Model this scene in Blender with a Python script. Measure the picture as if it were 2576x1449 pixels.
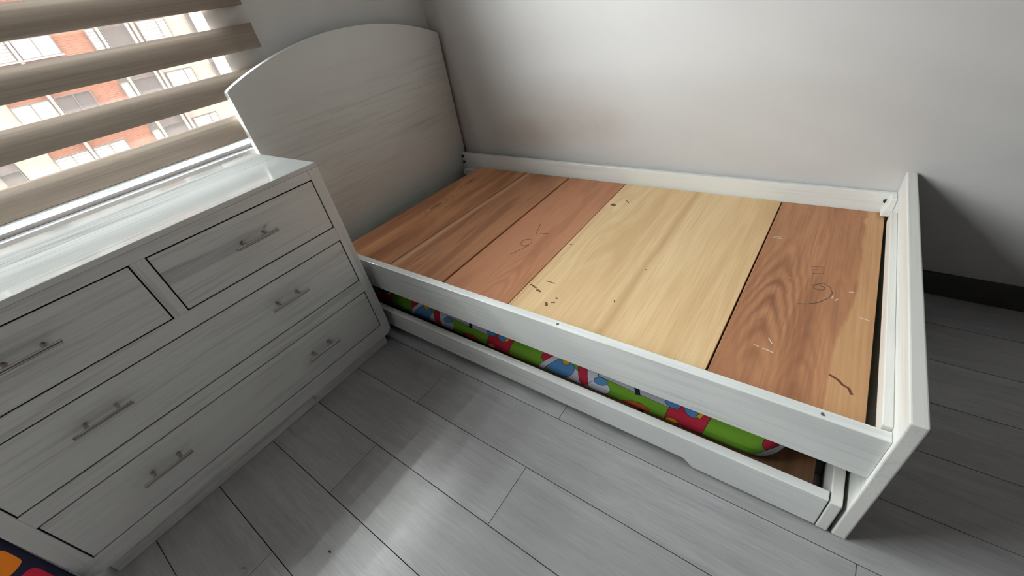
import bpy, bmesh, math, random
from mathutils import Vector, Matrix

# ------------------------------------------------------------------ scene, camera, light
SC = bpy.context.scene
for o in list(bpy.data.objects):
    bpy.data.objects.remove(o, do_unlink=True)
COL = SC.collection
random.seed(7)

cam_d = bpy.data.cameras.new('camera')
cam = bpy.data.objects.new('camera', cam_d)
COL.objects.link(cam)
RIGHT = Vector((0.80447902, 0.57234538, -0.15885298))
DOWN = Vector((0.24609615, -0.56457212, -0.78784199))
FWD = Vector((-0.54060169, 0.59470925, -0.59503843))
CAM = Vector((1.7009, -1.6552, 1.0795))
m3 = Matrix((RIGHT, -DOWN, -FWD)).transposed()
cam.matrix_world = Matrix.Translation(CAM) @ m3.to_4x4()
cam_d.sensor_width = 36.0
cam_d.lens = 36.0 * 1023.55 / 2576.0
cam_d.clip_start = 0.01
cam_d.clip_end = 300
SC.camera = cam

SKY = 77.0
world = bpy.data.worlds.new('overcast_sky')
SC.world = world
world.use_nodes = True
wn = world.node_tree
wn.nodes['Background'].inputs['Color'].default_value = (0.93, 0.97, 1.0, 1)
wn.nodes['Background'].inputs['Strength'].default_value = SKY

SC.view_settings.view_transform = 'Standard'
SC.view_settings.look = 'None'
SC.view_settings.gamma = 1.0
SC.view_settings.use_curve_mapping = False
SC.view_settings.exposure = 0.0
SC.cycles.use_adaptive_sampling = True
SC.cycles.adaptive_threshold = 0.10
SC.cycles.adaptive_min_samples = 20
SC.cycles.time_limit = 1150
SC.cycles.max_bounces = 5
SC.cycles.diffuse_bounces = 3
SC.cycles.use_light_tree = False
SC.cycles.glossy_bounces = 3
SC.cycles.transparent_max_bounces = 8
SC.cycles.caustics_reflective = False
SC.cycles.caustics_refractive = False
SC.cycles.sample_clamp_indirect = 6.0

# window opening (used by the light portal and the wall)
WX = -0.06
OY0, OY1, OZ0, OZ1 = -2.56, -0.935, 0.7365, 2.26
pl = bpy.data.lights.new('window_portal', 'AREA')
pl.shape = 'RECTANGLE'
pl.size = OZ1 - OZ0
pl.size_y = OY1 - OY0
pl.cycles.is_portal = True
po = bpy.data.objects.new('window_portal', pl)
COL.objects.link(po)
po.location = (-0.140, (OY0 + OY1) / 2, (OZ0 + OZ1) / 2)
po.rotation_euler = (0, math.radians(-90), 0)

# ------------------------------------------------------------------ helpers
ORG = {}


def org(p):
    return ORG.get(p.name, Vector((0, 0, 0))) if p else Vector((0, 0, 0))


def tag(o, label=None, cat=None, group=None, kind=None):
    if label: o['label'] = label
    if cat: o['category'] = cat
    if group: o['group'] = group
    if kind: o['kind'] = kind
    return o


def empty(name, loc, rz=0.0):
    e = bpy.data.objects.new(name, None)
    COL.objects.link(e)
    e.location = loc
    e.rotation_euler = (0, 0, rz)
    e.empty_display_size = 0.05
    ORG[e.name] = Vector(loc)
    return e


def box(bm, x0, x1, y0, y1, z0, z1):
    vs = [bm.verts.new(p) for p in ((x0, y0, z0), (x1, y0, z0), (x1, y1, z0), (x0, y1, z0),
                                    (x0, y0, z1), (x1, y0, z1), (x1, y1, z1), (x0, y1, z1))]
    for f in ((3, 2, 1, 0), (4, 5, 6, 7), (0, 1, 5, 4), (1, 2, 6, 5), (2, 3, 7, 6), (3, 0, 4, 7)):
        bm.faces.new([vs[i] for i in f])
    return vs


def prism(bm, pts, axis, a, b):
    """extrude a 2-D outline along an axis (0: pts are y,z; 1: pts are x,z; 2: pts are x,y)"""
    def mk(p, t):
        return (t, p[0], p[1]) if axis == 0 else (p[0], t, p[1]) if axis == 1 else (p[0], p[1], t)
    A = [bm.verts.new(mk(p, a)) for p in pts]
    B = [bm.verts.new(mk(p, b)) for p in pts]
    n = len(pts)
    bm.faces.new(A)
    bm.faces.new(list(reversed(B)))
    for i in range(n):
        j = (i + 1) % n
        bm.faces.new((A[i], B[i], B[j], A[j]))


def tube(bm, p0, p1, r, seg=12):
    p0, p1 = Vector(p0), Vector(p1)
    d = (p1 - p0)
    q = d.to_track_quat('Z', 'Y').to_matrix()
    rings = []
    for p in (p0, p1):
        rings.append([bm.verts.new(p + q @ Vector((r * math.cos(2 * math.pi * i / seg), r * math.sin(2 * math.pi * i / seg), 0))) for i in range(seg)])
    for i in range(seg):
        j = (i + 1) % seg
        bm.faces.new((rings[0][i], rings[0][j], rings[1][j], rings[1][i]))
    bm.faces.new(list(reversed(rings[0])))
    bm.faces.new(rings[1])


def obj(name, bm, mat, parent=None, bevel=0.0, seg=2, smooth=False, loc=None):
    """link a bmesh written in world coordinates as one mesh object"""
    bmesh.ops.recalc_face_normals(bm, faces=bm.faces)
    if bevel:
        bmesh.ops.bevel(bm, geom=list(bm.edges), offset=bevel, segments=seg, affect='EDGES', profile=0.5)
    base = org(parent) if parent else Vector(loc or (0, 0, 0))
    bmesh.ops.translate(bm, verts=bm.verts, vec=-base)
    me = bpy.data.meshes.new(name)
    bm.to_mesh(me)
    bm.free()
    if smooth:
        for p in me.polygons: p.use_smooth = True
        me.set_sharp_from_angle(angle=math.radians(35))
    o = bpy.data.objects.new(name, me)
    COL.objects.link(o)
    if mat: me.materials.append(mat)
    if parent:
        o.parent = parent
    else:
        o.location = base
    ORG[o.name] = base
    return o


def bx(name, dims, mat, parent=None, bevel=0.0, seg=2, loc=None):
    bm = bmesh.new()
    box(bm, *dims)
    return obj(name, bm, mat, parent, bevel, seg, loc=loc)


def cut_holes(o, holes):
    """drill real holes: (x, y, z_bottom, z_top, r) in world coordinates"""
    base = ORG[o.name]
    bm = bmesh.new()
    for (x, y, z0, z1, r) in holes:
        tube(bm, Vector((x, y, z0)) - base, Vector((x, y, z1)) - base, r, 14)
    me = bpy.data.meshes.new('cut')
    bm.to_mesh(me); bm.free()
    c = bpy.data.objects.new('cut', me)
    COL.objects.link(c)
    c.parent = o.parent
    if not o.parent: c.location = o.location
    md = o.modifiers.new('b', 'BOOLEAN')
    md.operation = 'DIFFERENCE'; md.object = c; md.solver = 'EXACT'
    bpy.context.view_layer.update()
    dg = bpy.context.evaluated_depsgraph_get()
    new = bpy.data.meshes.new_from_object(o.evaluated_get(dg))
    o.modifiers.clear()
    old = o.data
    o.data = new
    new.name = old.name
    bpy.data.meshes.remove(old)
    bpy.data.objects.remove(c, do_unlink=True)


# ------------------------------------------------------------------ materials
class NT:
    def __init__(self, name):
        self.m = bpy.data.materials.new(name)
        self.m.use_nodes = True
        self.t = self.m.node_tree
        self.b = self.t.nodes['Principled BSDF']
        self.out = self.t.nodes['Material Output']

    def n(self, kind, **kw):
        nd = self.t.nodes.new(kind)
        for k, v in kw.items():
            if k.startswith('i_'):
                nd.inputs[k[2:].replace('_', ' ')].default_value = v
            else:
                setattr(nd, k, v)
        return nd

    def l(self, a, b):
        self.t.links.new(a, b)

    def math(self, op, a, b=None, clamp=False):
        nd = self.n('ShaderNodeMath', operation=op)
        nd.use_clamp = clamp
        for i, v in enumerate((a, b)):
            if v is None: continue
            if isinstance(v, (int, float)): nd.inputs[i].default_value = v
            else: self.l(v, nd.inputs[i])
        return nd.outputs[0]

    def coords(self, scale, loc=(0, 0, 0), rnd=0.0, src='Object', rot=(0, 0, 0)):
        tc = self.n('ShaderNodeTexCoord')
        v = tc.outputs[src]
        if rnd:
            oi = self.n('ShaderNodeObjectInfo')
            mul = self.n('ShaderNodeVectorMath', operation='MULTIPLY_ADD')
            cx = self.n('ShaderNodeCombineXYZ')
            r = self.math('MULTIPLY', oi.outputs['Random'], rnd)
            for i in range(3): self.l(r, cx.inputs[i])
            mul.operation = 'ADD'
            self.l(v, mul.inputs[0]); self.l(cx.outputs[0], mul.inputs[1])
            v = mul.outputs[0]
        mp = self.n('ShaderNodeMapping')
        mp.inputs['Scale'].default_value = scale
        mp.inputs['Location'].default_value = loc
        mp.inputs['Rotation'].default_value = rot
        self.l(v, mp.inputs['Vector'])
        return mp.outputs[0]

    def noise(self, vec, scale=1.0, detail=4.0, rough=0.55, dist=0.0):
        nd = self.n('ShaderNodeTexNoise')
        nd.inputs['Scale'].default_value = scale
        nd.inputs['Detail'].default_value = detail
        nd.inputs['Roughness'].default_value = rough
        nd.inputs['Distortion'].default_value = dist
        self.l(vec, nd.inputs['Vector'])
        return nd.outputs['Fac']

    def ramp(self, fac, stops):
        nd = self.n('ShaderNodeValToRGB')
        e = nd.color_ramp.elements
        while len(e) < len(stops): e.new(0.5)
        for s, (p, c) in zip(e, stops):
            s.position = p
            s.color = (c[0], c[1], c[2], 1) if not isinstance(c, (int, float)) else (c, c, c, 1)
        self.l(fac, nd.inputs['Fac'])
        return nd.outputs['Color']

    def mix(self, fac, a, b, mode='MIX'):
        nd = self.n('ShaderNodeMix', data_type='RGBA', blend_type=mode)
        for sock, v in ((nd.inputs[0], fac), (nd.inputs[6], a), (nd.inputs[7], b)):
            if isinstance(v, (int, float)): sock.default_value = v
            elif isinstance(v, tuple): sock.default_value = (v[0], v[1], v[2], 1)
            else: self.l(v, sock)
        return nd.outputs[2]

    def base(self, c):
        if isinstance(c, tuple): self.b.inputs['Base Color'].default_value = (c[0], c[1], c[2], 1)
        else: self.l(c, self.b.inputs['Base Color'])

    def set(self, rough=0.5, spec=0.5, metal=0.0, coat=0.0, coat_rough=0.1):
        self.b.inputs['Roughness'].default_value = rough
        self.b.inputs['Specular IOR Level'].default_value = spec
        self.b.inputs['Metallic'].default_value = metal
        self.b.inputs['Coat Weight'].default_value = coat
        self.b.inputs['Coat Roughness'].default_value = coat_rough

    def bump(self, h, strength=0.2, dist=0.002):
        nd = self.n('ShaderNodeBump')
        nd.inputs['Strength'].default_value = strength
        nd.inputs['Distance'].default_value = dist
        self.l(h, nd.inputs['Height'])
        self.l(nd.outputs[0], self.b.inputs['Normal'])


def along(axis, a, c):
    s = [c, c, c]
    s[axis] = a
    return tuple(s)


def m_plain(name, col, rough=0.5, metal=0.0, spec=0.5):
    m = NT(name)
    m.base(col)
    m.set(rough, spec, metal)
    return m.m


def m_white(name, axis, base=(0.80, 0.81, 0.80), streak=(0.42, 0.425, 0.42), amount=0.5, coat=0.3, rough=0.42, rnd=3.0, spec=0.45, coat_rough=0.12):
    """white-washed oak veneer, grain along the given axis"""
    m = NT(name)
    v1 = m.coords(along(axis, 1.3, 26.0), rnd=rnd)
    n1 = m.noise(v1, 1.0, 5, 0.6, 0.9)
    v2 = m.coords(along(axis, 3.5, 150.0), rnd=rnd)
    n2 = m.noise(v2, 1.0, 3, 0.5, 0.2)
    v3 = m.coords(along(axis, 1.2, 4.0), rnd=rnd)
    n3 = m.noise(v3, 1.0, 2)
    broad = m.ramp(n1, [(0.30, 1.0), (0.47, 0.0)])
    fine = m.ramp(n2, [(0.30, 1.0), (0.50, 0.0)])
    patch = m.ramp(n3, [(0.38, 0.12), (0.62, 1.0)])
    k = m.mix(0.45, broad, fine)
    k = m.mix(1.0, k, patch, 'MULTIPLY')
    kf = m.math('MULTIPLY', k, amount * 2.0, True)
    tint = m.mix(n3, base, (base[0] * 0.93, base[1] * 0.94, base[2] * 0.93))
    m.base(m.mix(kf, tint, streak))
    m.set(rough, spec, 0, coat, coat_rough)
    m.bump(n2, 0.12, 0.0008)
    return m.m


def m_wood(name, axis, light, mid, dark, seed, fine=1.0, swirl=1.0, extra=None):
    """raw sawn board, grain along the axis"""
    m = NT(name)
    o = (seed * 3.1, seed * 1.7, seed * 0.9)
    v = m.coords(along(axis, 0.9, 7.0), loc=o)
    n1 = m.noise(v, 1.0, 3, 0.5, 1.4 * swirl)
    wav = m.math('SINE', m.math('MULTIPLY', n1, 34.0 * fine))
    rings = m.math('MULTIPLY_ADD', wav, 0.5)
    rings_n = rings.node; rings_n.inputs[2].default_value = 0.5
    v2 = m.coords(along(axis, 5.0, 210.0), loc=o)
    n2 = m.noise(v2, 1.0, 3, 0.6)
    v3 = m.coords(along(axis, 0.7, 3.2), loc=o)
    n3 = m.noise(v3, 1.0, 2, 0.5, 0.5)
    c = m.ramp(n1, [(0.28, dark), (0.46, mid), (0.70, light)])
    c = m.mix(m.math('MULTIPLY', rings, 0.32), c, dark)
    c = m.mix(m.ramp(n3, [(0.35, 0.0), (0.7, 0.45)]), c, mid)
    c = m.mix(m.ramp(n2, [(0.30, 0.42), (0.55, 0.0)]), c, dark)
    if extra: c = extra(m, c)
    m.base(c)
    m.set(0.62, 0.3)
    m.bump(n2, 0.35, 0.0012)
    return m.m


WHITE_X = m_white('white_wash_x', 0, amount=0.46)
WHITE_Y = m_white('white_wash_y', 1, base=(0.80, 0.79, 0.76), amount=0.34)
WHITE_Z = m_white('white_wash_z', 2, amount=0.35)
DR_Y = m_white('dresser_wash_y', 1, base=(0.86, 0.845, 0.83), streak=(0.42, 0.405, 0.39), amount=0.55, coat=0.25)
DR_Z = m_white('dresser_wash_z', 2, base=(0.86, 0.845, 0.83), streak=(0.38, 0.365, 0.35), amount=0.5, coat=0.25)
DR_TOP = m_white('dresser_top_wash_darkened', 1, base=(0.235, 0.24, 0.238), streak=(0.075, 0.077, 0.076), amount=1.0, coat=0.5, rough=0.6, spec=0.02, coat_rough=0.03)  # dresser wash darkened for the top to offset the strong window light
STEEL = m_plain('brushed_steel', (0.56, 0.52, 0.48), 0.28, 1.0)
GAP_SHADE = m_plain('gap_shade', (0.015, 0.013, 0.013), 0.9)
IRON = m_plain('dark_screw', (0.05, 0.045, 0.04), 0.5, 0.6)
BASE_M = m_plain('baseboard_paint', (0.055, 0.052, 0.052), 0.45)


def mk_wall():
    m = NT('wall_paint')
    v = m.coords((1, 1, 1))
    n = m.noise(v, 2.2, 3)
    c = m.mix(n, (0.70, 0.69, 0.68), (0.75, 0.74, 0.73))
    m.base(c)
    m.set(0.55, 0.3)
    m.bump(m.noise(m.coords((1, 1, 1)), 90, 3), 0.08, 0.001)
    return m.m


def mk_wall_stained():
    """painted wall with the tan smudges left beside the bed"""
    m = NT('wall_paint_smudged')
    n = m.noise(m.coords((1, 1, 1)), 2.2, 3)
    c = m.mix(n, (0.57, 0.552, 0.548), (0.615, 0.597, 0.592))  # same paint as the window wall, darkened to offset the window light
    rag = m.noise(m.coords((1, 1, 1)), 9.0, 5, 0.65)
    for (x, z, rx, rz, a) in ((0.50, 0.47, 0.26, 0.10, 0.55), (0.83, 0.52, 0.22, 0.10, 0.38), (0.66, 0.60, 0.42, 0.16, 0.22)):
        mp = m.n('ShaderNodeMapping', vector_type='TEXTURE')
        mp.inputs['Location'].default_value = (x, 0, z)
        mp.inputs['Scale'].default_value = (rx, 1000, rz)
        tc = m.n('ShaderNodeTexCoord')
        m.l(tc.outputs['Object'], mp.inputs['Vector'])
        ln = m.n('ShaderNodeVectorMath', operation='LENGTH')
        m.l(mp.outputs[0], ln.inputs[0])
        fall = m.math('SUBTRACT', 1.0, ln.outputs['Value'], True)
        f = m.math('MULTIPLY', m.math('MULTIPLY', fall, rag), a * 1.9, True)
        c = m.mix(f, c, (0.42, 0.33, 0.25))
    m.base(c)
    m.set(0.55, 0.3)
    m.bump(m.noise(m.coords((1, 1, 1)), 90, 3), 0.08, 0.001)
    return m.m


WALL = mk_wall()
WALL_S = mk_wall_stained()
WALL_D = m_plain('far_wall_low_bounce', (0.10, 0.09, 0.085), 0.7)  # unseen wall kept near black to cut bounce light
CEIL = m_plain('ceiling_paint', (0.86, 0.86, 0.85), 0.7)


def mk_floor():
    m = NT('grey_laminate')
    v1 = m.coords((1.5, 20, 1), rnd=9.0)
    n1 = m.noise(v1, 1.0, 5, 0.62, 1.1)
    v2 = m.coords((14, 230, 1), rnd=9.0)
    n2 = m.noise(v2, 1.0, 3, 0.6)
    v3 = m.coords((1.1, 3.4, 1), rnd=9.0)
    n3 = m.noise(v3, 1.0, 3, 0.5, 0.4)
    c = m.ramp(n1, [(0.26, (0.34, 0.33, 0.338)), (0.48, (0.405, 0.395, 0.405)), (0.74, (0.465, 0.455, 0.467))])
    c = m.mix(m.ramp(n2, [(0.32, 0.30), (0.52, 0.0)]), c, (0.22, 0.214, 0.22))
    c = m.mix(m.ramp(n3, [(0.35, 0.5), (0.65, 0.0)]), c, (0.27, 0.263, 0.27))
    c = m.mix(m.ramp(n2, [(0.60, 0.0), (0.74, 0.14)]), c, (0.66, 0.66, 0.675))
    m.base(c)
    m.set(0.27, 0.85)
    m.bump(n2, 0.12, 0.0006)
    return m.m


FLOOR = mk_floor()


def mk_fabric_band():
    m = NT('blind_band_cloth')
    v = m.coords((1, 2.0, 130))
    n = m.noise(v, 1.0, 4, 0.6, 0.4)
    c = m.ramp(n, [(0.3, (0.275, 0.222, 0.182)), (0.55, (0.335, 0.275, 0.23)), (0.75, (0.385, 0.322, 0.272))])
    d = m.n('ShaderNodeBsdfDiffuse')
    t = m.n('ShaderNodeBsdfTranslucent')
    m.l(c, d.inputs['Color']); m.l(c, t.inputs['Color'])
    x = m.n('ShaderNodeMixShader')
    x.inputs[0].default_value = 0.068
    m.l(d.outputs[0], x.inputs[1]); m.l(t.outputs[0], x.inputs[2])
    m.l(x.outputs[0], m.out.inputs['Surface'])
    return m.m


def mk_sheer():
    m = NT('blind_sheer_cloth')
    tr = m.n('ShaderNodeBsdfTransparent')
    tr.inputs['Color'].default_value = (0.97, 0.96, 0.95, 1)
    t = m.n('ShaderNodeBsdfTranslucent')
    t.inputs['Color'].default_value = (0.86, 0.83, 0.80, 1)
    d = m.n('ShaderNodeBsdfDiffuse')
    d.inputs['Color'].default_value = (0.8, 0.78, 0.75, 1)
    a = m.n('ShaderNodeMixShader'); a.inputs[0].default_value = 0.5
    m.l(t.outputs[0], a.inputs[1]); m.l(d.outputs[0], a.inputs[2])
    x = m.n('ShaderNodeMixShader'); x.inputs[0].default_value = 0.012
    m.l(tr.outputs[0], x.inputs[1]); m.l(a.outputs[0], x.inputs[2])
    m.l(x.outputs[0], m.out.inputs['Surface'])
    return m.m


def mk_glass():
    m = NT('window_glass')
    tr = m.n('ShaderNodeBsdfTransparent')
    tr.inputs['Color'].default_value = (0.94, 0.96, 0.95, 1)
    g = m.n('ShaderNodeBsdfGlossy')
    g.inputs['Roughness'].default_value = 0.02
    lw = m.n('ShaderNodeLayerWeight'); lw.inputs['Blend'].default_value = 0.5
    fac = m.math('ADD', m.math('MULTIPLY', m.math('POWER', lw.outputs['Facing'], 4.0), 0.5), 0.04)
    x = m.n('ShaderNodeMixShader')
    m.l(fac, x.inputs[0])
    m.l(tr.outputs[0], x.inputs[1]); m.l(g.outputs[0], x.inputs[2])
    m.l(x.outputs[0], m.out.inputs['Surface'])
    return m.m


BAND = mk_fabric_band()
SHEER = mk_sheer()
GLASS = mk_glass()
FRAME_W = m_plain('window_frame_white', (0.80, 0.80, 0.81), 0.35)


def mk_stone():
    m = NT('grey_sill_stone')
    n = m.noise(m.coords((1, 1, 1)), 26, 5, 0.6, 0.8)
    m.base(m.ramp(n, [(0.3, (0.010, 0.010, 0.011)), (0.55, (0.017, 0.0168, 0.018)), (0.78, (0.026, 0.0255, 0.027))]))
    m.set(0.9, 0.05)
    return m.m


STONE = mk_stone()

# ------------------------------------------------------------------ the room
ROOM_X1, ROOM_Y0, ROOM_Z1 = 4.2, -2.62, 2.45


def yw(x):
    """inner face of the back wall: not quite square to the bed"""
    return 0.0566 - 0.024 * (x + 0.06)


bm = bmesh.new()
prism(bm, [(-0.135, yw(-0.135)), (ROOM_X1 + .15, yw(ROOM_X1 + .15)), (ROOM_X1 + .15, 0.22), (-0.135, 0.22)], 2, -0.1, ROOM_Z1)
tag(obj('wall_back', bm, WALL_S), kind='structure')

bm = bmesh.new()
YR = 0.22
box(bm, WX - .075, WX, ROOM_Y0, yw(WX), -0.1, OZ0 - 0.034)
box(bm, WX - .075, WX, ROOM_Y0, yw(WX), OZ1, ROOM_Z1)
box(bm, WX - .075, WX, ROOM_Y0, OY0, OZ0 - 0.034, OZ1)
box(bm, WX - .075, WX, OY1, yw(WX), OZ0 - 0.034, OZ1)
tag(obj('wall_left', bm, WALL), kind='structure')
tag(bx('wall_right', (ROOM_X1, ROOM_X1 + .15, ROOM_Y0, yw(ROOM_X1), -0.1, ROOM_Z1), WALL_D), kind='structure')
tag(bx('wall_front', (-0.135, ROOM_X1 + .15, ROOM_Y0 - .15, ROOM_Y0, -0.1, ROOM_Z1), m_plain('front_wall_paint', (0.40, 0.38, 0.37), 0.7)), kind='structure')  # unseen wall, toned down to limit its bounce light
tag(bx('ceiling', (-0.135, ROOM_X1 + .15, ROOM_Y0 - .15, 0.22, ROOM_Z1, ROOM_Z1 + .12), CEIL), kind='structure')

# floor: slab with laminate planks laid along x
floor = bx('floor', (-0.06, ROOM_X1, ROOM_Y0, 0.03, -0.08, -0.0085), m_plain('floor_joint', (0.02, 0.02, 0.02), 0.9))
tag(floor, kind='structure')
PW, PL = 0.1775, 1.175
pm = bpy.data.meshes.new('floor_plank')
cache = {}
row = 0
y_top = -1.06 + 6 * PW
r = 0
while y_top > ROOM_Y0:
    y_bot = max(y_top - PW, ROOM_Y0)
    yt = min(y_top, 0.05)
    k = round((-1.06 - y_top) / PW)          # row 0 is the one just in front of the bed
    off = 0.7885 if k % 2 == 0 else 1.2405
    x = off - PL
    while x > WX: x -= PL
    while x < ROOM_X1:
        a, b = max(x, WX), min(x + PL, ROOM_X1)
        if b - a > 0.02:
            key = (round(b - a, 3), round(yt - y_bot, 3))
            if key not in cache:
                q = bmesh.new()
                box(q, 0.0008, key[0] - 0.0008, 0.0008, key[1] - 0.0008, -0.008, 0.0)
                bmesh.ops.recalc_face_normals(q, faces=q.faces)
                me = bpy.data.meshes.new('floor_plank')
                q.to_mesh(me); q.free()
                me.materials.append(FLOOR)
                cache[key] = me
            o = bpy.data.objects.new('floor_plank', cache[key])
            COL.objects.link(o)
            o.location = (a, y_bot, 0)
            o.parent = floor
        x += PL
    y_top -= PW
bpy.data.meshes.remove(pm)

bm = bmesh.new()
prism(bm, [(WX, yw(WX) - .013), (ROOM_X1, yw(ROOM_X1) - .013), (ROOM_X1, yw(ROOM_X1)), (WX, yw(WX))], 2, 0.0, 0.082)
tag(obj('baseboard_back', bm, BASE_M), kind='structure')
tag(bx('baseboard_left', (WX, WX + .012, ROOM_Y0, yw(WX) - .014, 0, 0.082), BASE_M), kind='structure')
tag(bx('baseboard_right', (ROOM_X1 - .012, ROOM_X1, ROOM_Y0, yw(ROOM_X1) - .014, 0, 0.082), BASE_M), kind='structure')
tag(bx('baseboard_front', (WX + .012, ROOM_X1 - .012, ROOM_Y0, ROOM_Y0 + .012, 0, 0.082), BASE_M), kind='structure')

# window: frame, sashes, panes, sill
FX0, FX1 = -0.130, -0.090
bm = bmesh.new()
FW = 0.012
box(bm, FX0, FX1, OY1 - FW, OY1, OZ0, OZ1)
box(bm, FX0, FX1, OY0, OY0 + FW, OZ0, OZ1)
box(bm, FX0, FX1, OY0 + FW, OY1 - FW, OZ1 - FW, OZ1)
win = obj('window_1', bm, FRAME_W, loc=(FX0, (OY0 + OY1) / 2, OZ0))
tag(win, kind='structure')
bx('bottom_rail', (FX0, FX1, OY0 + FW, OY1 - FW, OZ0, OZ0 + 0.012), m_plain('grey_aluminium', (0.22, 0.22, 0.23), 0.7, spec=0.1), win)
bx('meeting_stile', (FX0 + .006, FX1 - .006, -1.86, -1.80, OZ0 + .012, OZ1 - FW), FRAME_W, win)
bx('pane', (-0.112, -0.108, -1.80, OY1 - FW, OZ0 + .012, OZ1 - FW), GLASS, win)
bx('pane', (-0.112, -0.108, OY0 + FW, -1.86, OZ0 + .012, OZ1 - FW), GLASS, win)
bx('window_sill', (-0.135, WX - .001, OY0, OY1, OZ0 - .034, OZ0), m_plain('sill_tile', (0.022, 0.0215, 0.0225), 0.9, spec=0.02), win)
bx('outer_ledge', (-0.42, -0.136, OY0 - .1, OY1 + .1, OZ0 - .075, OZ0 - .003), STONE, win)
bx('sill_nosing', (WX - .001, WX + .012, OY0 - .02, OY1 + .015, OZ0 - .034, OZ0), m_plain('sill_paint', (0.24, 0.222, 0.214), 0.8, spec=0.05), win, 0.003)

# ------------------------------------------------------------------ outside: the block across the street
KB = 2.22
BX = CAM.x - (CAM.x + 12) * KB


def by(v): return CAM.y + (v - CAM.y) * KB
def bz(v): return CAM.z + (v - CAM.z) * KB


def mk_brick():
    m = NT('orange_brick')
    tc = m.n('ShaderNodeTexCoord')
    sep = m.n('ShaderNodeSeparateXYZ'); m.l(tc.outputs['Object'], sep.inputs[0])
    cb = m.n('ShaderNodeCombineXYZ')
    m.l(sep.outputs['Y'], cb.inputs[0]); m.l(sep.outputs['Z'], cb.inputs[1])
    b = m.n('ShaderNodeTexBrick')
    m.l(cb.outputs[0], b.inputs['Vector'])
    b.inputs['Scale'].default_value = 1.0
    b.inputs['Brick Width'].default_value = 0.26
    b.inputs['Row Height'].default_value = 0.085
    b.inputs['Mortar Size'].default_value = 0.008
    b.inputs['Color1'].default_value = (0.1006, 0.0368, 0.0175, 1.0)
    b.inputs['Color2'].default_value = (0.0788, 0.028, 0.014, 1.0)
    b.inputs['Mortar'].default_value = (0.1006, 0.0613, 0.042, 1.0)
    m.base(b.outputs['Color'])
    m.set(0.85, 0.2)
    return m.m


def mk_slats():
    m = NT('white_slat_blind')
    tc = m.n('ShaderNodeTexCoord')
    sep = m.n('ShaderNodeSeparateXYZ'); m.l(tc.outputs['Object'], sep.inputs[0])
    s = m.math('FRACT', m.math('MULTIPLY', sep.outputs['Z'], 7.7))
    f = m.math('GREATER_THAN', s, 0.80)
    m.base(m.mix(f, (0.1925, 0.1969, 0.2013), (0.07, 0.0718, 0.0744)))
    m.set(0.5, 0.2)
    return m.m


BRICK = mk_brick()
CREAM = m_plain('cream_render', (0.1313, 0.1295, 0.1138), 0.8, spec=0.1)
GREYR = m_plain('grey_render', (0.0788, 0.077, 0.077), 0.8, spec=0.1)
PANES = {'s': mk_slats(), 'w': m_plain('white_curtain_pane', (0.175, 0.1837, 0.1837), 0.4, spec=0.3),
         'b': m_plain('pale_blue_pane', (0.1663, 0.1925, 0.2144), 0.3, spec=0.4), 'd': m_plain('dark_pane', (0.0306, 0.0298, 0.0324), 0.25, spec=0.4)}
FRAMEB = m_plain('grey_window_frame', (0.0394, 0.0394, 0.0411), 0.5)
POST = m_plain('pale_post', (0.105, 0.1015, 0.098), 0.6)

FLOORS = range(-3, 5)
PIT = 2.4
Z_TOP = bz(0.66)
bld = empty('apartment_building', (BX - 4, by(1.5), -9.0))
tag(bld, 'orange brick and cream apartment block across the street seen through the blind', 'building')
bx('wall', (BX - 8, BX, by(-1.2) - 26, by(1.2) + 26, -9.0, Z_TOP + 5 * PIT), GREYR, bld)
MOD = 11.0
WIN = {'A': (-.53, .115), 'B': (.20, .85), 'C': (1.43, 1.615), 'D': (1.705, 2.2), 'E': (2.42, 3.04), 'F': (3.52, 3.86)}
ROWS = {1: 'sbsdsd', 0: 'wdwdwd', -1: 'sswdsd', 2: 'bwsdwd', -2: 'wbsdsd', 3: 'swwdsd', -3: 'dwsdwd', 4: 'wsbdsd', 5: 'bswdwd', 6: 'swsdsd'}
wmesh = {}


def far_window(c, o0, kind, fl):
    a, b = by(WIN[c][0]) + o0, by(WIN[c][1]) + o0
    top = Z_TOP + fl * PIT
    hgt = 0.80 if c in 'AB' else 0.95
    if c in 'DF': hgt = 1.5
    key = (c, kind)
    w = b - a
    if key not in wmesh:
        f = 0.035
        q = bmesh.new()
        box(q, 0, .07, 0, f, 0, hgt); box(q, 0, .07, w - f, w, 0, hgt)
        box(q, 0, .07, f, w - f, 0, f); box(q, 0, .07, f, w - f, hgt - f, hgt)
        if c in 'ABE':
            s = w * (0.5 if c != 'E' else 0.68)
            box(q, 0, .07, s - .018, s + .018, f, hgt - f)
        bmesh.ops.recalc_face_normals(q, faces=q.faces)
        m1 = bpy.data.meshes.new('window'); q.to_mesh(m1); q.free(); m1.materials.append(FRAMEB)
        q = bmesh.new(); box(q, 0.01, .045, f, w - f, f, hgt - f)
        bmesh.ops.recalc_face_normals(q, faces=q.faces)
        m2 = bpy.data.meshes.new('pane'); q.to_mesh(m2); q.free(); m2.materials.append(PANES[kind])
        q = bmesh.new(); box(q, 0, .14, -.04, w + .04, -.07, 0)
        bmesh.ops.recalc_face_normals(q, faces=q.faces)
        m3_ = bpy.data.meshes.new('ledge'); q.to_mesh(m3_); q.free(); m3_.materials.append(POST)
        wmesh[key] = (m1, m2, m3_)
    o = bpy.data.objects.new('window', wmesh[key][0]); COL.objects.link(o)
    o.parent = bld
    o.location = Vector((BX + .06, a, top - hgt)) - ORG[bld.name]
    for nm, me in (('pane', wmesh[key][1]), ('ledge', wmesh[key][2])):
        p = bpy.data.objects.new(nm, me); COL.objects.link(p); p.parent = o


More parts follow.
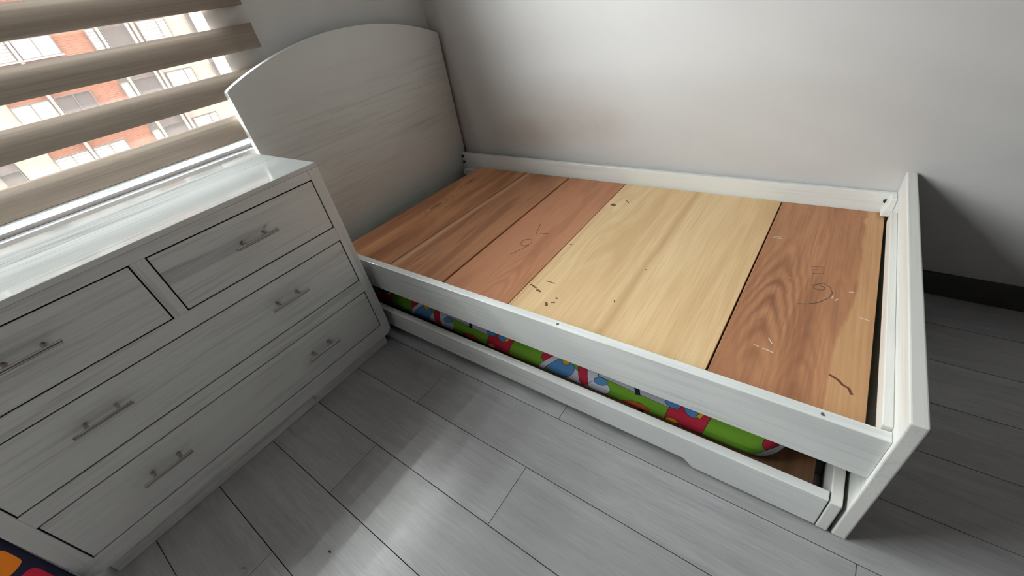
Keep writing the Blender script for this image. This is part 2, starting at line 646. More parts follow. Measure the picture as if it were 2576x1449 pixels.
for mi in (-2, -1, 0, 1):
    o0 = mi * MOD
    z0, z1 = -9.0, Z_TOP + 5 * PIT
    bx('brick_facing', (BX, BX + .06, by(-.53) + o0, by(1.43) + o0, z0, z1), BRICK, bld)
    bx('render_facing', (BX, BX + .06, by(2.27) + o0, by(3.52) + o0, z0, z1), CREAM, bld)
    bx('render_facing', (BX, BX + .10, by(3.88) + o0, by(-.53) + o0 + MOD, z0, z1), CREAM, bld)
    for v in (.1575, 1.66, 2.235, 2.34):
        bx('pilaster', (BX + .06, BX + .16, by(v - .03) + o0, by(v + .03) + o0, z0, z1), POST, bld)
    for fl in FLOORS:
        for ci, c in enumerate('ABCDEF'):
            far_window(c, o0, ROWS[fl][ci], fl)

# unseen outside of this building, made tower-high to block skylight from the facade opposite
own = bmesh.new()
OH, OW = 62.0, 60.0
box(own, -0.135, 5.0, -OW, ROOM_Y0 - .15, -9.0, OH)
box(own, -0.135, 5.0, 0.22, OW, -9.0, OH)
box(own, -0.135, 5.0, ROOM_Y0 - .15, 0.22, ROOM_Z1 + .12, OH)
box(own, -0.135, 5.0, ROOM_Y0 - .15, 0.22, -9.0, -0.1)
tag(obj('wall_outside_sky_block', own, m_plain('sky_block_facade', (0.16, 0.09, 0.06), 0.9)), kind='structure')

ground = bx('street_ground', (BX, -0.4, -60, 60, -9.3, -9.0), m_plain('asphalt', (0.06, 0.06, 0.062), 0.9))
tag(ground, kind='structure')

# ------------------------------------------------------------------ zebra blind
blind = empty('roller_blind', (-0.04, -1.6, 0.775))
tag(blind, 'day and night roller blind with brown woodgrain bands and sheer bands over the window', 'blind')
BY0, BY1 = -2.60, -0.810
PITCH, BH = 0.127, 0.075
zc0 = 0.8185
NB = 12
for (layer, lx) in (('front', -0.028), ('rear', -0.050)):
    for k in range(NB):
        c = zc0 + PITCH * k
        for nm, a, b, mt in (('woodgrain_band', c - BH / 2, c + BH / 2, BAND), ('sheer_band', c + BH / 2, c + PITCH - BH / 2, SHEER)):
            q = bmesh.new()
            vs = [q.verts.new(p) for p in ((lx, BY0, a), (lx, BY1, a), (lx, BY1, b), (lx, BY0, b))]
            q.faces.new(vs)
            obj(nm, q, mt, blind)
zt = zc0 + PITCH * NB - BH / 2
bx('bottom_bar', (-0.052, -0.026, BY0, BY1, zc0 - BH / 2 - .005, zc0 - BH / 2), m_plain('blind_bar', (0.62, 0.58, 0.54), 0.4), blind, 0.002)
bx('cassette', (-0.059, 0.02, BY0 - .01, BY1 + .01, zt - 0.005, zt + 0.085), m_plain('blind_cassette', (0.72, 0.70, 0.67), 0.4), blind, 0.006)

# ------------------------------------------------------------------ bed frame
XH, XF, ZR, ZRB = 0.0154, 1.9154, 0.3481, 0.2261
bed = empty('single_bed', (0.96, -0.5, 0))
tag(bed, 'white-washed single bed frame with arched headboard standing along the bare wall', 'bed')
# headboard
YA, YB, ZS = -1.0143, 0.037, 0.938
pts = [(YA, 0.0), (YB, 0.0), (YB, ZS - .006)]
N = 40
ym, hw = (YA + YB) / 2, (YB - YA) / 2
for i in range(N + 1):
    t = 1 - 2 * i / N
    pts.append((ym + t * (hw - .004 if abs(t) == 1 else hw), ZS + 0.1 * (1 - t * t)))
pts.append((YA, ZS - .006))
bm = bmesh.new()
prism(bm, pts, 0, -0.0131, XH)
hb = obj('headboard', bm, WHITE_Y, bed, 0.0025, 2, smooth=True)
# footboard
fb = bx('footboard', (XF, XF + .0266, -1.0209, 0.005, 0, 0.4164), WHITE_Y, bed, 0.004, 3)
bx('cleat', (1.8990, XF, -0.984, -0.150, 0.318, 0.3530), WHITE_Y, bed, 0.002)
# front rail
fr = bx('side_rail', (XH, XF, -1.0139, -0.9905, ZRB, ZR), WHITE_X, bed, 0.002)
cut_holes(fr, [(1.2417, -1.0024, ZR - .03, ZR + .01, .0042), (1.8165, -1.0022, ZR - .03, ZR + .01, .0046)])
# back rail, slightly skewed like the wall
bm = bmesh.new()
prism(bm, [(XH, -0.001), (XF, -0.0125), (XF, 0.0045), (XH, 0.022)], 2, ZRB, ZR)
br = obj('side_rail', bm, WHITE_X, bed, 0.002)
cut_holes(br, [(0.6476, 0.011, ZR - .03, ZR + .01, .0030), (1.2388, 0.0065, ZR - .03, ZR + .01, .0030), (1.8129, 0.001, ZR - .03, ZR + .01, .0030)])
# cleats that carry the boards
bx('cleat', (XH + .02, XF - .03, -0.9905, -0.968, 0.235, 0.2625), WHITE_X, bed)
bm = bmesh.new()
prism(bm, [(XH + .02, -0.03), (XF - .03, -0.034), (XF - .03, -0.0125), (XH + .02, -0.001)], 2, 0.235, 0.2625)
obj('cleat', bm, WHITE_X, bed)


def bolt(x, y, z, r, mat=IRON):
    q = bmesh.new()
    tube(q, (x, y + .002, z), (x, y - .0025, z), r, 12)
    return obj('bolt', q, mat, bed)


for (x, z, r) in ((0.028, 0.333, .0075), (0.030, 0.300, .008), (1.893, 0.322, .006)):
    bolt(x, -0.0035 - 0.006 * x, z, r)
# mitred corner block at the back of the footboard
bm = bmesh.new()
prism(bm, [(1.888, 0.29), (1.9154, 0.29), (1.9154, 0.352), (1.9, 0.352)], 1, -0.060, -0.013)
obj('corner_block', bm, WHITE_X, bed, 0.003)

# ------------------------------------------------------------------ loose boards on the bed
ZP = 0.2812


def sap(lo_b, lo_f, w=0.05, col=(0.44, 0.235, 0.115)):
    """pale sapwood strip towards one edge, from x=lo at the back to lo at the front"""
    def f(m, c):
        tc = m.n('ShaderNodeTexCoord')
        sep = m.n('ShaderNodeSeparateXYZ'); m.l(tc.outputs['Object'], sep.inputs[0])
        nn = m.noise(m.coords((4, 2.2, 1)), 1.0, 4, 0.6, 0.8)
        xx = m.math('ADD', sep.outputs['X'], m.math('MULTIPLY', m.math('SUBTRACT', nn, 0.5), w))
        slope = (lo_b - lo_f) / 0.97
        e = m.math('ADD', m.math('MULTIPLY', sep.outputs['Y'], slope), (lo_b + lo_f) / 2)
        k = m.math('MULTIPLY', m.math('SUBTRACT', xx, e), 130, True)
        g = m.noise(m.coords((150, 3, 1)), 1.0, 3, 0.6)
        cc = m.mix(m.ramp(g, [(0.35, 0.0), (0.7, 0.6)]), col, (col[0] * 0.72, col[1] * 0.62, col[2] * 0.55))
        return m.mix(k, c, cc)
    return f


def eye(cx, cy, rx, ry, freq, dark, amt, reach=1.0, core=0.0, then=None):
    """cathedral figure: rings round a centre that fade out; core > 0 adds a dark knot"""
    def f(m, c):
        mp = m.n('ShaderNodeMapping', vector_type='TEXTURE')
        mp.inputs['Location'].default_value = (cx, cy, 0)
        mp.inputs['Scale'].default_value = (rx, ry, 1000)
        tc = m.n('ShaderNodeTexCoord')
        m.l(tc.outputs['Object'], mp.inputs['Vector'])
        ln = m.n('ShaderNodeVectorMath', operation='LENGTH')
        m.l(mp.outputs[0], ln.inputs[0])
        nn = m.noise(m.coords((9, 4, 1), loc=(cx, cy, 0)), 1.0, 3, 0.5)
        d = m.math('ADD', ln.outputs['Value'], m.math('MULTIPLY', nn, 0.55))
        w = m.math('POWER', m.math('ABSOLUTE', m.math('SINE', m.math('MULTIPLY', d, freq))), 3.0)
        fade = m.math('SUBTRACT', 1.0, m.math('DIVIDE', ln.outputs['Value'], reach), True)
        c = m.mix(m.math('MULTIPLY', m.math('MULTIPLY', w, fade), amt, True), c, dark)
        if core:
            k = m.math('SUBTRACT', 1.0, m.math('DIVIDE', d, core), True)
            c = m.mix(m.math('MULTIPLY', k, 1.3, True), c, (dark[0] * .55, dark[1] * .5, dark[2] * .5))
        return then(m, c) if then else c
    return f


def arch(cx, cy, rx, ry, freq, dark, amt, reach, then=None):
    """nested cathedral arches with the apex at (cx, cy) and legs running to -y"""
    def f(m, c):
        mp = m.n('ShaderNodeMapping', vector_type='TEXTURE')
        mp.inputs['Location'].default_value = (cx, cy, 0)
        mp.inputs['Scale'].default_value = (rx, ry, 1000)
        tc = m.n('ShaderNodeTexCoord')
        m.l(tc.outputs['Object'], mp.inputs['Vector'])
        sp = m.n('ShaderNodeSeparateXYZ'); m.l(mp.outputs[0], sp.inputs[0])
        ax = m.math('ABSOLUTE', sp.outputs['X'])
        nn = m.noise(m.coords((8, 3.5, 1), loc=(cx, cy, 0)), 1.0, 4, 0.55, 0.6)
        d = m.math('ADD', m.math('ADD', m.math('MULTIPLY', m.math('POWER', ax, 1.7), 1.2), m.math('MULTIPLY', sp.outputs['Y'], 0.75)), m.math('MULTIPLY', nn, 1.1))
        w = m.math('POWER', m.math('ABSOLUTE', m.math('SINE', m.math('MULTIPLY', d, freq))), 2.5)
        yy = m.math('MULTIPLY', m.math('ADD', sp.outputs['Y'], 0.9), 0.45)
        fade = m.math('SUBTRACT', 1.0, m.math('ADD', m.math('DIVIDE', ax, reach), m.math('POWER', yy, 2.0)), True)
        c = m.mix(m.math('MULTIPLY', m.math('MULTIPLY', w, fade), amt, True), c, dark)
        return then(m, c) if then else c
    return f


def streak(x0, w, col, slope=0.0):
    def f(m, c):
        tc = m.n('ShaderNodeTexCoord')
        sep = m.n('ShaderNodeSeparateXYZ'); m.l(tc.outputs['Object'], sep.inputs[0])
        nn = m.noise(m.coords((3, 4, 1)), 1.0, 3)
        xx = m.math('ADD', sep.outputs['X'], m.math('MULTIPLY', m.math('SUBTRACT', nn, 0.5), 0.02))
        d = m.math('ABSOLUTE', m.math('SUBTRACT', m.math('SUBTRACT', xx, x0), m.math('MULTIPLY', sep.outputs['Y'], slope)))
        k = m.math('SUBTRACT', 1.0, m.math('DIVIDE', d, w), True)
        return m.mix(m.math('MULTIPLY', k, 0.8, True), c, col)
    return f


W1 = m_wood('brown_board_knotted', 1, (0.805, 0.397, 0.195), (0.647, 0.295, 0.144), (0.317, 0.128, 0.067), 1.3, 0.55, 1.0,
            eye(-0.041, 0.029, 0.030, 0.085, 7.0, (0.24, 0.09, 0.045), 0.75, 1.7, 0.75, eye(-0.060, 0.316, 0.022, 0.10, 7.0, (0.24, 0.09, 0.045), 0.7, 1.5, 0.7)))
W2 = m_wood('brown_board_streaked', 1, (0.661, 0.336, 0.177), (0.519, 0.242, 0.125), (0.26, 0.112, 0.061), 2.7, 1.5, 0.6, streak(-0.116, 0.018, (0.72, 0.45, 0.27), 0.0436))
W3 = m_wood('reddish_board', 1, (0.67, 0.324, 0.184), (0.572, 0.262, 0.144), (0.41, 0.178, 0.097), 4.1, 0.7, 0.9,
            arch(0.060, -0.18, 0.060, 0.15, 6.0, (0.40, 0.165, 0.085), 0.6, 1.9))
W4 = m_wood('pale_board', 1, (0.88, 0.663, 0.392), (0.816, 0.572, 0.318), (0.615, 0.387, 0.185), 5.9, 1.5, 0.35,
            streak(0.014, 0.022, (0.60, 0.37, 0.18)))
W5 = m_wood('brown_board_sapwood', 1, (0.583, 0.286, 0.149), (0.464, 0.214, 0.108), (0.248, 0.103, 0.054), 7.2, 1.1, 1.2,
            arch(-0.075, 0.07, 0.060, 0.17, 6.5, (0.25, 0.10, 0.05), 0.85, 1.9, arch(0.02, -0.25, 0.045, 0.14, 6.0, (0.27, 0.11, 0.055), 0.5, 1.5, sap(0.105, 0.072, 0.07, (0.60, 0.345, 0.175)))))
PENCIL = m_plain('pencil_graphite', (0.10, 0.075, 0.06), 0.7)
STAIN = m_plain('dark_stain', (0.15, 0.085, 0.04), 0.8)
CHALK = m_plain('pale_scuff', (0.75, 0.62, 0.52), 0.8)


def board(corners, mat, label, lift=0.0):
    """corners: x at back-left, back-right, front-right, front-left"""
    bl, brr, frr, fl = corners
    yb0, yf0 = -0.0150, -0.9895
    cx = (bl + brr + frr + fl) / 4
    q = bmesh.new()
    prism(q, [(fl, yf0), (frr, yf0), (brr, yb0), (bl, yb0)], 2, ZP - .0185 + lift, ZP + lift)
    o = obj('bed_board', q, mat, None, 0.0012, 1, loc=(cx, -0.5, ZP))
    tag(o, label, 'board', 'loose boards laid across the bed frame')
    return o


# x at the front is extrapolated to y=-.99 behind the rail
B1 = board((0.148, 0.4685, 0.4260, 0.107), W1, 'knotty brown board nearest the headboard')
B2 = board((0.4722, 0.7205, 0.7205, 0.4298), W2, 'brown board with a pale streak along its edge, second from the headboard')
B3 = board((0.7290, 1.0095, 1.0100, 0.7290), W3, 'reddish brown board between the streaked board and the wide pale board')
B4 = board((1.0115, 1.6110, 1.5950, 1.0120), W4, 'wide pale yellow board in the middle of the bed')
B5 = board((1.6150, 1.9040, 1.8930, 1.5995), W5, 'brown board with a pale sapwood edge nearest the footboard')


def ribbon(name, pts, w, mat, parent, z=ZP + .0006):
    q = bmesh.new()
    P = [Vector((p[0], p[1], z)) for p in pts]
    L, R_ = [], []
    for i, p in enumerate(P):
        d = (P[min(i + 1, len(P) - 1)] - P[max(i - 1, 0)]).normalized()
        n = Vector((-d.y, d.x, 0)) * w / 2
        L.append((p + n)); R_.append((p - n))
    for i in range(len(P) - 1):
        a = [q.verts.new(v) for v in (L[i], R_[i], R_[i + 1], L[i + 1])]
        b = [q.verts.new(v - Vector((0, 0, .0012))) for v in (L[i], R_[i], R_[i + 1], L[i + 1])]
        q.faces.new(a); q.faces.new(list(reversed(b)))
        for s in range(4):
            q.faces.new((a[s], b[s], b[(s + 1) % 4], a[(s + 1) % 4]))
    return obj(name, q, mat, parent)


def arc(cx, cy, rx, ry, a0, a1, n=14):
    return [(cx + rx * math.cos(math.radians(a0 + (a1 - a0) * i / n)), cy + ry * math.sin(math.radians(a0 + (a1 - a0) * i / n))) for i in range(n + 1)]


ribbon('pencil_mark', arc(0.860, -0.598, .020, .024, 0, 330) + [(0.880, -0.61), (0.862, -0.665), (0.85, -0.69)], .0018, PENCIL, B3)
ribbon('pencil_mark', [(0.835, -0.455), (0.862, -0.535), (0.885, -0.52), (0.905, -0.512)], .0016, PENCIL, B3)
ribbon('pencil_mark', [(1.758, -0.503), (1.781, -0.483), (1.799, -0.495), (1.806, -0.52), (1.800, -0.545), (1.78, -0.575), (1.757, -0.592), (1.738, -0.599)], .0016, PENCIL, B5)
ribbon('pencil_mark', arc(1.775, -0.507, .013, .011, 0, 360), .0014, PENCIL, B5)
ribbon('pencil_mark', [(1.748, -0.412), (1.776, -0.402), (1.778, -0.436), (1.752, -0.444), (1.748, -0.412)], .0012, PENCIL, B5)
ribbon('pencil_mark', [(1.752, -0.425), (1.777, -0.417)], .0012, PENCIL, B5)
for (x, y, a, l) in ((1.628, -.279, .4, .022), (1.640, -.283, .2, .014), (1.698, -.763, -1.0, .02), (1.692, -.804, -.2, .024), (1.672, -.80, -.2, .012),
                     (1.840, -.500, .2, .012), (1.806, -.545, 1.3, .014), (1.814, -.552, 1.1, .012), (1.868, -.60, -.2, .020), (1.70, -.49, .2, .008)):
    ribbon('scuff', [(x, y), (x + l * .5 * math.cos(a), y + l * .5 * math.sin(a) + .001), (x + l * math.cos(a), y + l * math.sin(a))], .0022, CHALK, B5)
ribbon('knot_crack', [(1.826, -.826), (1.842, -.834), (1.851, -.845), (1.862, -.850), (1.868, -.866)], .005, m_plain('knot_dark', (0.14, 0.05, 0.028), 0.8), B5)
ribbon('stain_mark', [(1.034, -.214), (1.052, -.224)], .016, STAIN, B4)
for (x, y, dx, dy, w) in ((1.022, -.816, .030, -.010, .005), (1.056, -.832, .018, -.004, .007), (1.118, -.874, .010, -.014, .008), (1.132, -.868, .012, .004, .005),
                          (1.060, -.78, .035, .0, .003), (1.134, -.842, .006, -.004, .006), (1.075, -.165, .02, -.02, .003), (1.02, -.55, .012, -.002, .004),
                          (1.30, -.78, .004, -.01, .003), (1.325, -.60, .004, -.002, .004)):
    ribbon('stain_mark', [(x, y), (x + dx * .5, y + dy * .5 + .001), (x + dx, y + dy)], w, STAIN, B4)

# ------------------------------------------------------------------ trundle under the bed
tr = empty('trundle_bed', (0.96, -0.52, 0))
tag(tr, 'low white-washed trundle drawer frame pulled flush under the bed', 'trundle bed')
TX0, TX1 = 0.060, 1.8835
TYF, TYI = -1.0225, -0.9985
pts = [(TX0, 0.009), (0.30, 0.009)]


def ogee(xa, za, xb, zb, n=8):
    out = []
    for i in range(1, n + 1):
        t = i / n
        s = t * t * (3 - 2 * t)
        out.append((xa + (xb - xa) * t, za + (zb - za) * s))
    return out


pts += ogee(0.30, 0.009, 0.33, 0.0325)
pts += [(1.592, 0.0325)]
pts += ogee(1.592, 0.0325, 1.624, 0.009)
pts += [(TX1, 0.009), (TX1, 0.1185), (TX0, 0.1185)]
bm = bmesh.new()
prism(bm, pts, 1, TYF, TYI)
obj('front_board', bm, WHITE_X, tr, 0.0018)
bx('end_panel', (1.8855, 1.9075, -1.0225, -0.06, 0.004, 0.116), WHITE_Y, tr, 0.003, 3)
bx('end_panel', (0.036, 0.058, -1.0225, -0.06, 0.004, 0.116), WHITE_Y, tr, 0.003, 3)
bx('back_board', (0.060, 1.8835, -0.084, -0.06, 0.009, 0.116), WHITE_X, tr, 0.002)
bx('cleat', (0.060, 1.8835, -0.9985, -0.970, 0.012, 0.032), WHITE_X, tr)
bx('cleat', (0.060, 1.8835, -0.112, -0.084, 0.012, 0.032), WHITE_X, tr)
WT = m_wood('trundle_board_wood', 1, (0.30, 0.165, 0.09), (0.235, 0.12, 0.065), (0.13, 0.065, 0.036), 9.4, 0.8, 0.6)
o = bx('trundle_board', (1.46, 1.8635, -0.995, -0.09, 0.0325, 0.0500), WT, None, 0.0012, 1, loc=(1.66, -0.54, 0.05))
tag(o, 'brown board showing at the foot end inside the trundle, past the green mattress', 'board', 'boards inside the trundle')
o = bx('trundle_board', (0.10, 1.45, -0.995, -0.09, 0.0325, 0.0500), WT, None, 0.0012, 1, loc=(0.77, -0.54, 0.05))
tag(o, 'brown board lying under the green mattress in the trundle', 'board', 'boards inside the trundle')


def mk_print():
    m = NT('green_children_print')
    tc = m.n('ShaderNodeTexCoord')
    sep = m.n('ShaderNodeSeparateXYZ'); m.l(tc.outputs['Object'], sep.inputs[0])
    PER = 0.617
    u = m.math('MULTIPLY', m.math('FRACT', m.math('DIVIDE', m.math('ADD', sep.outputs['X'], 10 * PER + 0.95 - 0.48), PER)), PER)
    v = m.math('ADD', sep.outputs['Z'], m.math('MAXIMUM', m.math('ADD', sep.outputs['Y'], 0.430), 0.0))
    cb = m.n('ShaderNodeCombineXYZ'); m.l(u, cb.inputs[0]); m.l(v, cb.inputs[1])
    c = (0.19, 0.40, 0.035)
    GREEN, RED, BLUE, WHT, NAVY, ORG_, YEL, LIL = c, (0.52, 0.03, 0.06), (0.10, 0.27, 0.55), (0.62, 0.62, 0.70), (0.02, 0.02, 0.05), (0.75, 0.13, 0.04), (0.80, 0.42, 0.02), (0.50, 0.50, 0.60)
    cur = m.mix(m.noise(m.coords((1, 1, 1)), 14, 2), GREEN, (0.155, 0.345, 0.035))
    shapes = [  # kind, u, v, ru, rv, angle, colour
        ('e', .130, .098, .070, .047, -25, WHT), ('e', .105, .058, .048, .015, -12, NAVY), ('e', .102, .122, .052, .042, 35, BLUE),
        ('e', .060, .150, .022, .034, -30, RED), ('r', .056, .116, .0085, .055, -36, WHT), ('e', .120, .150, .012, .010, 0, YEL),
        ('r', .200, .128, .030, .044, 14, WHT), ('r', .180, .132, .014, .048, 12, RED), ('e', .236, .100, .036, .024, 25, WHT), ('e', .238, .128, .020, .015, 20, BLUE),
        ('r', .335, .170, .105, .030, -4, LIL), ('r', .342, .155, .006, .022, 18, NAVY), ('e', .345, .080, .040, .022, 16, ORG_),
        ('r', .478, .105, .047, .072, -9, RED), ('e', .440, .150, .020, .014, 0, BLUE), ('e', .490, .152, .020, .022, 25, BLUE), ('r', .510, .150, .005, .014, -20, YEL),
        ('e', .446, .082, .018, .015, 30, YEL), ('e', .466, .075, .010, .011, 0, ORG_)]
    for kind, su, sv, ru, rv, ang, col in shapes:
        for grow, cc in ((.0014, (0.03, 0.03, 0.05)), (0.0, col)):
            mp = m.n('ShaderNodeMapping', vector_type='TEXTURE')
            mp.inputs['Location'].default_value = (su, sv, 0)
            mp.inputs['Rotation'].default_value = (0, 0, math.radians(ang))
            mp.inputs['Scale'].default_value = (ru + grow, rv + grow, 1)
            m.l(cb.outputs[0], mp.inputs['Vector'])
            if kind == 'e':
                ln = m.n('ShaderNodeVectorMath', operation='LENGTH'); m.l(mp.outputs[0], ln.inputs[0]); d = ln.outputs['Value']
            else:
                ab = m.n('ShaderNodeVectorMath', operation='ABSOLUTE'); m.l(mp.outputs[0], ab.inputs[0])
                s2 = m.n('ShaderNodeSeparateXYZ'); m.l(ab.outputs[0], s2.inputs[0])
                d = m.math('MAXIMUM', s2.outputs['X'], s2.outputs['Y'])
            cur = m.mix(m.math('LESS_THAN', d, 1.0), cur, cc)
    m.base(cur)
    m.set(0.85, 0.15)
    m.bump(m.noise(m.coords((1, 1, 1)), 420, 2), 0.12, 0.0006)
    return m.m


def mattress():
    x0, x1, y0, y1, z0, z1 = 0.085, 1.800, -0.966, -0.13, 0.0502, 0.158
    NX, NY, NZ = 120, 48, 12
    bmm = bmesh.new()
    rc = 0.085

    def shape(u, v, w):
        # rounded super-box with bulging sides and soft wrinkles
        x = x0 + (x1 - x0) * u; y = y0 + (y1 - y0) * v; z = z0 + (z1 - z0) * w
        # plan corner rounding
        for (cxx, sx) in ((x0 + rc, -1), (x1 - rc, 1)):
            for (cyy, sy) in ((y0 + rc, -1), (y1 - rc, 1)):
                if (x - cxx) * sx > 0 and (y - cyy) * sy > 0:
                    dx, dy = (x - cxx) / rc, (y - cyy) / rc
                    mx = max(abs(dx), abs(dy))
                    ln = math.hypot(dx, dy)
                    if ln > 1e-6:
                        x = cxx + dx * rc * mx / ln; y = cyy + dy * rc * mx / ln
        # edge roll: pull the side in towards top and bottom
        k = min((x - x0), (x1 - x), (y - y0), (y1 - y))
        t = (w - .5) * 2
        roll = 0.030 * (abs(t) ** 3)
        if k < 0.06:
            f = (1 - k / 0.06)
            cx_, cy_ = min(max(x, x0 + rc), x1 - rc), min(max(y, y0 + rc), y1 - rc)
            d = Vector((cx_ - x, cy_ - y, 0))
            if d.length > 1e-6:
                d.normalize()
                x += d.x * roll * f; y += d.y * roll * f
            if w > .5: z -= 0.020 * f * f
        z += 0.004 * math.sin(x * 9 + y * 4) * w + 0.0025 * math.sin(x * 23 - y * 13) * w
        return (x, y, z)

    def grid(fn, n, mm):
        g = [[bmm.verts.new(fn(i / n, j / mm)) for j in range(mm + 1)] for i in range(n + 1)]
        for i in range(n):
            for j in range(mm):
                bmm.faces.new((g[i][j], g[i + 1][j], g[i + 1][j + 1], g[i][j + 1]))
    grid(lambda a, b: shape(a, b, 1), NX, NY)
    grid(lambda a, b: shape(a, b, 0), NX, NY)
    grid(lambda a, b: shape(a, 0, b), NX, NZ)
    grid(lambda a, b: shape(a, 1, b), NX, NZ)
    grid(lambda a, b: shape(0, a, b), NY, NZ)
    grid(lambda a, b: shape(1, a, b), NY, NZ)
    bmesh.ops.remove_doubles(bmm, verts=bmm.verts, dist=0.0004)
    o = obj('mattress', bmm, mk_print(), None, smooth=True, loc=(0.95, -0.535, 0.0))
    for p in o.data.polygons: p.use_smooth = True
    return tag(o, 'green mattress with a bright red, blue and white print lying in the trundle', 'mattress')


mattress()

# ------------------------------------------------------------------ chest of drawers
dr = empty('dresser', (0.25, -1.56, 0))
tag(dr, 'white-washed chest of four drawers with steel bar handles under the window', 'dresser')
DX0, DX1 = 0.045, 0.465
DY0, DY1, DZB, DZT = -2.0710, -1.0505, 0.0450, 0.7427
TH = 0.020
RC = 0.032


def rounded_side(y0, y1):
    """side panel with a rounded front bottom corner"""
    p = [(DX0, DZB), (DX1 - .13, DZB), (DX1 - .028, DZB + .032), (DX1 - .028, DZT - .014), (DX0, DZT - .014)]
    q = bmesh.new()
    prism(q, p, 1, y0, y1)
    return q


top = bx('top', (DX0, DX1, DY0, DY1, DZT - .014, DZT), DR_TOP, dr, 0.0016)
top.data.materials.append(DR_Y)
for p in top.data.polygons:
    if p.normal.z < 0.9: p.material_index = 1      # the edges keep the undarkened wash of the front
obj('side_panel', rounded_side(DY1 - TH, DY1), DR_Z, dr, 0.002)
obj('side_panel', rounded_side(DY0, DY0 + TH), DR_Z, dr, 0.002)
bx('back_panel', (DX0, DX0 + .008, DY0 + TH, DY1 - TH, DZB, DZT - .014), DR_Z, dr)
bx('gap_shade_filler', (DX0 + .008, DX1 - .005, DY0 + TH + .012, DY1 - TH - .012, DZB + .050, DZT - .016), GAP_SHADE, dr)  # near-black filler added so the drawer gaps read as shadow
# drawer openings on the front frame: y0, y1, z0, z1
R1 = (0.5355, 0.7010); R2 = (0.3180, 0.4880); R3 = (0.0990, 0.2690)
YC0, YC1 = -1.5740, -1.5407
YL, YRr = -2.0340, -1.0840
# front frame, rounded lower corners
FD = 0.028
bm = bmesh.new()
n = 8
pts = [(DY0 + RC, DZB)]
pts = []
for i in range(n + 1):
    a = math.pi + (math.pi / 2) * i / n
    pts.append((DY0 + RC + RC * math.cos(a), DZB + RC + RC * math.sin(a)))
for i in range(n + 1):
    a = 1.5 * math.pi + (math.pi / 2) * i / n
    pts.append((DY1 - RC + RC * math.cos(a), DZB + RC + RC * math.sin(a)))
# frame pieces
GAP = 0.0036


def rail(z0, z1, y0=YL, y1=YRr):
    return bx('rail', (DX1 - FD, DX1, y0, y1, z0, z1), DR_Y, dr, 0.0008, 1)


rail(R1[1], DZT - .014)
rail(R2[1], R1[0])
rail(R3[1], R2[0])
# bottom rail follows the rounded corners, stiles above it
bm = bmesh.new()
prism(bm, pts + [(DY1, R3[0]), (DY0, R3[0])], 0, DX1 - FD, DX1)
obj('rail', bm, DR_Y, dr, 0.0008, 1)
bx('stile', (DX1 - FD, DX1 + .0002, DY0 - .0002, YL, R3[0], DZT - .014), DR_Z, dr, 0.0008, 1)
bx('stile', (DX1 - FD, DX1 + .0002, YRr, DY1 + .0002, R3[0], DZT - .014), DR_Z, dr, 0.0008, 1)
bx('stile', (DX1 - FD, DX1 + .0001, YC0, YC1, R1[0], R1[1]), DR_Z, dr, 0.0008, 1)
# painted shade of the dark filler shows in the gaps between frame and drawers
bx('plinth', (DX0 + .02, 0.4545, DY0 + .034, DY1 - .034, 0.0, DZB), DR_Y, dr, 0.002)


def drawer(y0, y1, z0, z1, handles):
    d = bx('drawer', (DX1 - .024, DX1 - .0004, y0 + GAP, y1 - GAP, z0 + GAP, z1 - GAP), DR_Y, dr, 0.0012)
    for (ya, yb, z) in handles:
        q = bmesh.new()
        xx = DX1 + .030
        tube(q, (xx, ya, z), (xx, yb, z), 0.0050, 16)
        ym_ = (ya + yb) / 2
        for s in (-1, 1):
            tube(q, (DX1 - .002, ym_ + s * .032, z), (xx, ym_ + s * .032, z), 0.0042, 12)
            tube(q, (DX1 - .001, ym_ + s * .032, z), (DX1 + .0015, ym_ + s * .032, z), 0.0060, 12)
        h = obj('handle', q, STEEL, d, smooth=True)
        h['label'] = 'brushed steel bar handle'
    return d


drawer(YC1, YRr, *R1, [(-1.3712, -1.2517, 0.6275)])
drawer(YL, YC0, *R1, [(-1.870, -1.7502, 0.6300)])
drawer(YL, YRr, *R2, [(-1.380, -1.2605, 0.4165), (-1.8686, -1.749, 0.4215)])
drawer(YL, YRr, *R3, [(-1.370, -1.2575, 0.1910), (-1.8630, -1.745, 0.1980)])

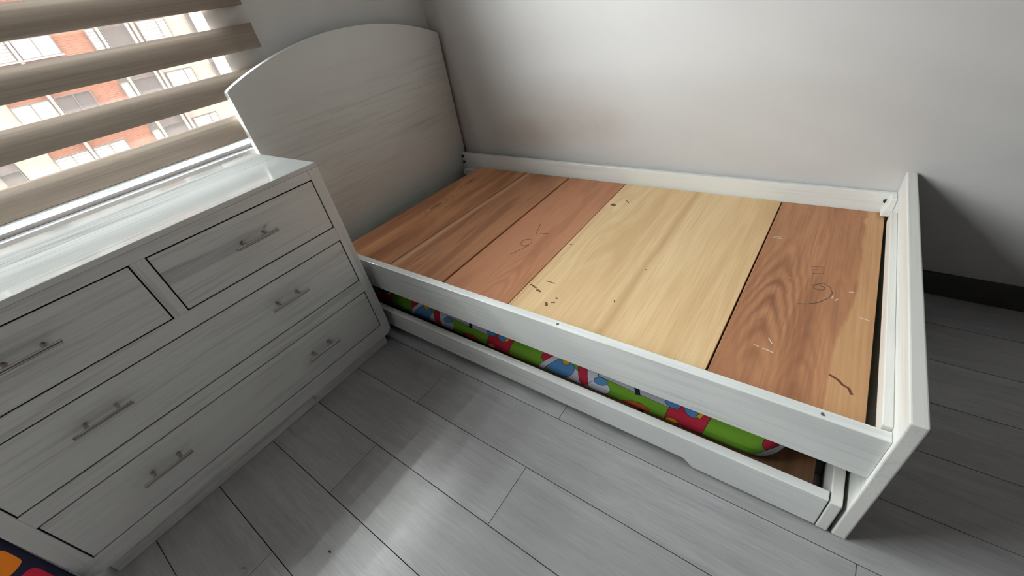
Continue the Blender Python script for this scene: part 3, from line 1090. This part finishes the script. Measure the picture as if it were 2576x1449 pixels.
# ------------------------------------------------------------------ quilt beside the dresser
def mk_quilt():
    m = NT('navy_patch_quilt')
    tc = m.n('ShaderNodeTexCoord')
    sep = m.n('ShaderNodeSeparateXYZ'); m.l(tc.outputs['Object'], sep.inputs[0])
    cell = 0.158
    uu = m.math('DIVIDE', m.math('ADD', sep.outputs['X'], 3.160 + 0.164), cell)
    vv = m.math('DIVIDE', m.math('ADD', sep.outputs['Y'], 3.160 + 0.157), cell)
    fu = m.math('ABSOLUTE', m.math('SUBTRACT', m.math('FRACT', uu), 0.5))
    fv = m.math('ABSOLUTE', m.math('SUBTRACT', m.math('FRACT', vv), 0.5))
    p4 = m.math('POWER', m.math('ADD', m.math('POWER', fu, 6.0), m.math('POWER', fv, 6.0)), 1 / 6.0)
    inside = m.math('LESS_THAN', p4, 0.40)
    par = m.math('FRACT', m.math('MULTIPLY', m.math('ADD', m.math('FLOOR', uu), m.math('FLOOR', vv)), 0.5))
    pick = m.math('GREATER_THAN', par, 0.25)
    sq = m.mix(pick, (0.36, 0.012, 0.03), (0.56, 0.15, 0.012))
    m.base(m.mix(inside, (0.012, 0.012, 0.028), sq))
    m.set(0.9, 0.1)
    m.bump(m.noise(m.coords((1, 1, 1)), 60, 3), 0.3, 0.002)
    return m.m


ang = math.radians(18.1)
bm = bmesh.new()
box(bm, -0.52, 0.0, -0.46, 0.0, 0.0, 0.120)
bmesh.ops.bevel(bm, geom=list(bm.edges), offset=0.022, segments=4, affect='EDGES', profile=0.5)
bmesh.ops.recalc_face_normals(bm, faces=bm.faces)
me = bpy.data.meshes.new('folded_quilt')
bm.to_mesh(me); bm.free()
for p in me.polygons: p.use_smooth = True
me.materials.append(mk_quilt())
q = bpy.data.objects.new('folded_quilt', me)
COL.objects.link(q)
q.location = (0.494, -2.067, 0.0)
q.rotation_euler = (0, 0, ang)
tag(q, 'folded navy quilt with orange and red rounded squares on the floor beside the dresser', 'quilt')

# small crumb on the floor
bm = bmesh.new()
bmesh.ops.create_icosphere(bm, subdivisions=2, radius=0.004)
for v in bm.verts:
    v.co = Vector((v.co.x * 1.1, v.co.y * 0.55, v.co.z * 0.5 + 0.002))
    v.co *= 1 + 0.15 * math.sin(v.co.x * 2000)
bmesh.ops.translate(bm, verts=bm.verts, vec=(0.928, -1.684, 0.0))
o = obj('crumb', bm, m_plain('crumb_dark', (0.04, 0.03, 0.03), 0.8), None, smooth=True, loc=(0.928, -1.684, 0.0))
tag(o, 'tiny dark crumb on the grey floor in front of the dresser', 'crumb')
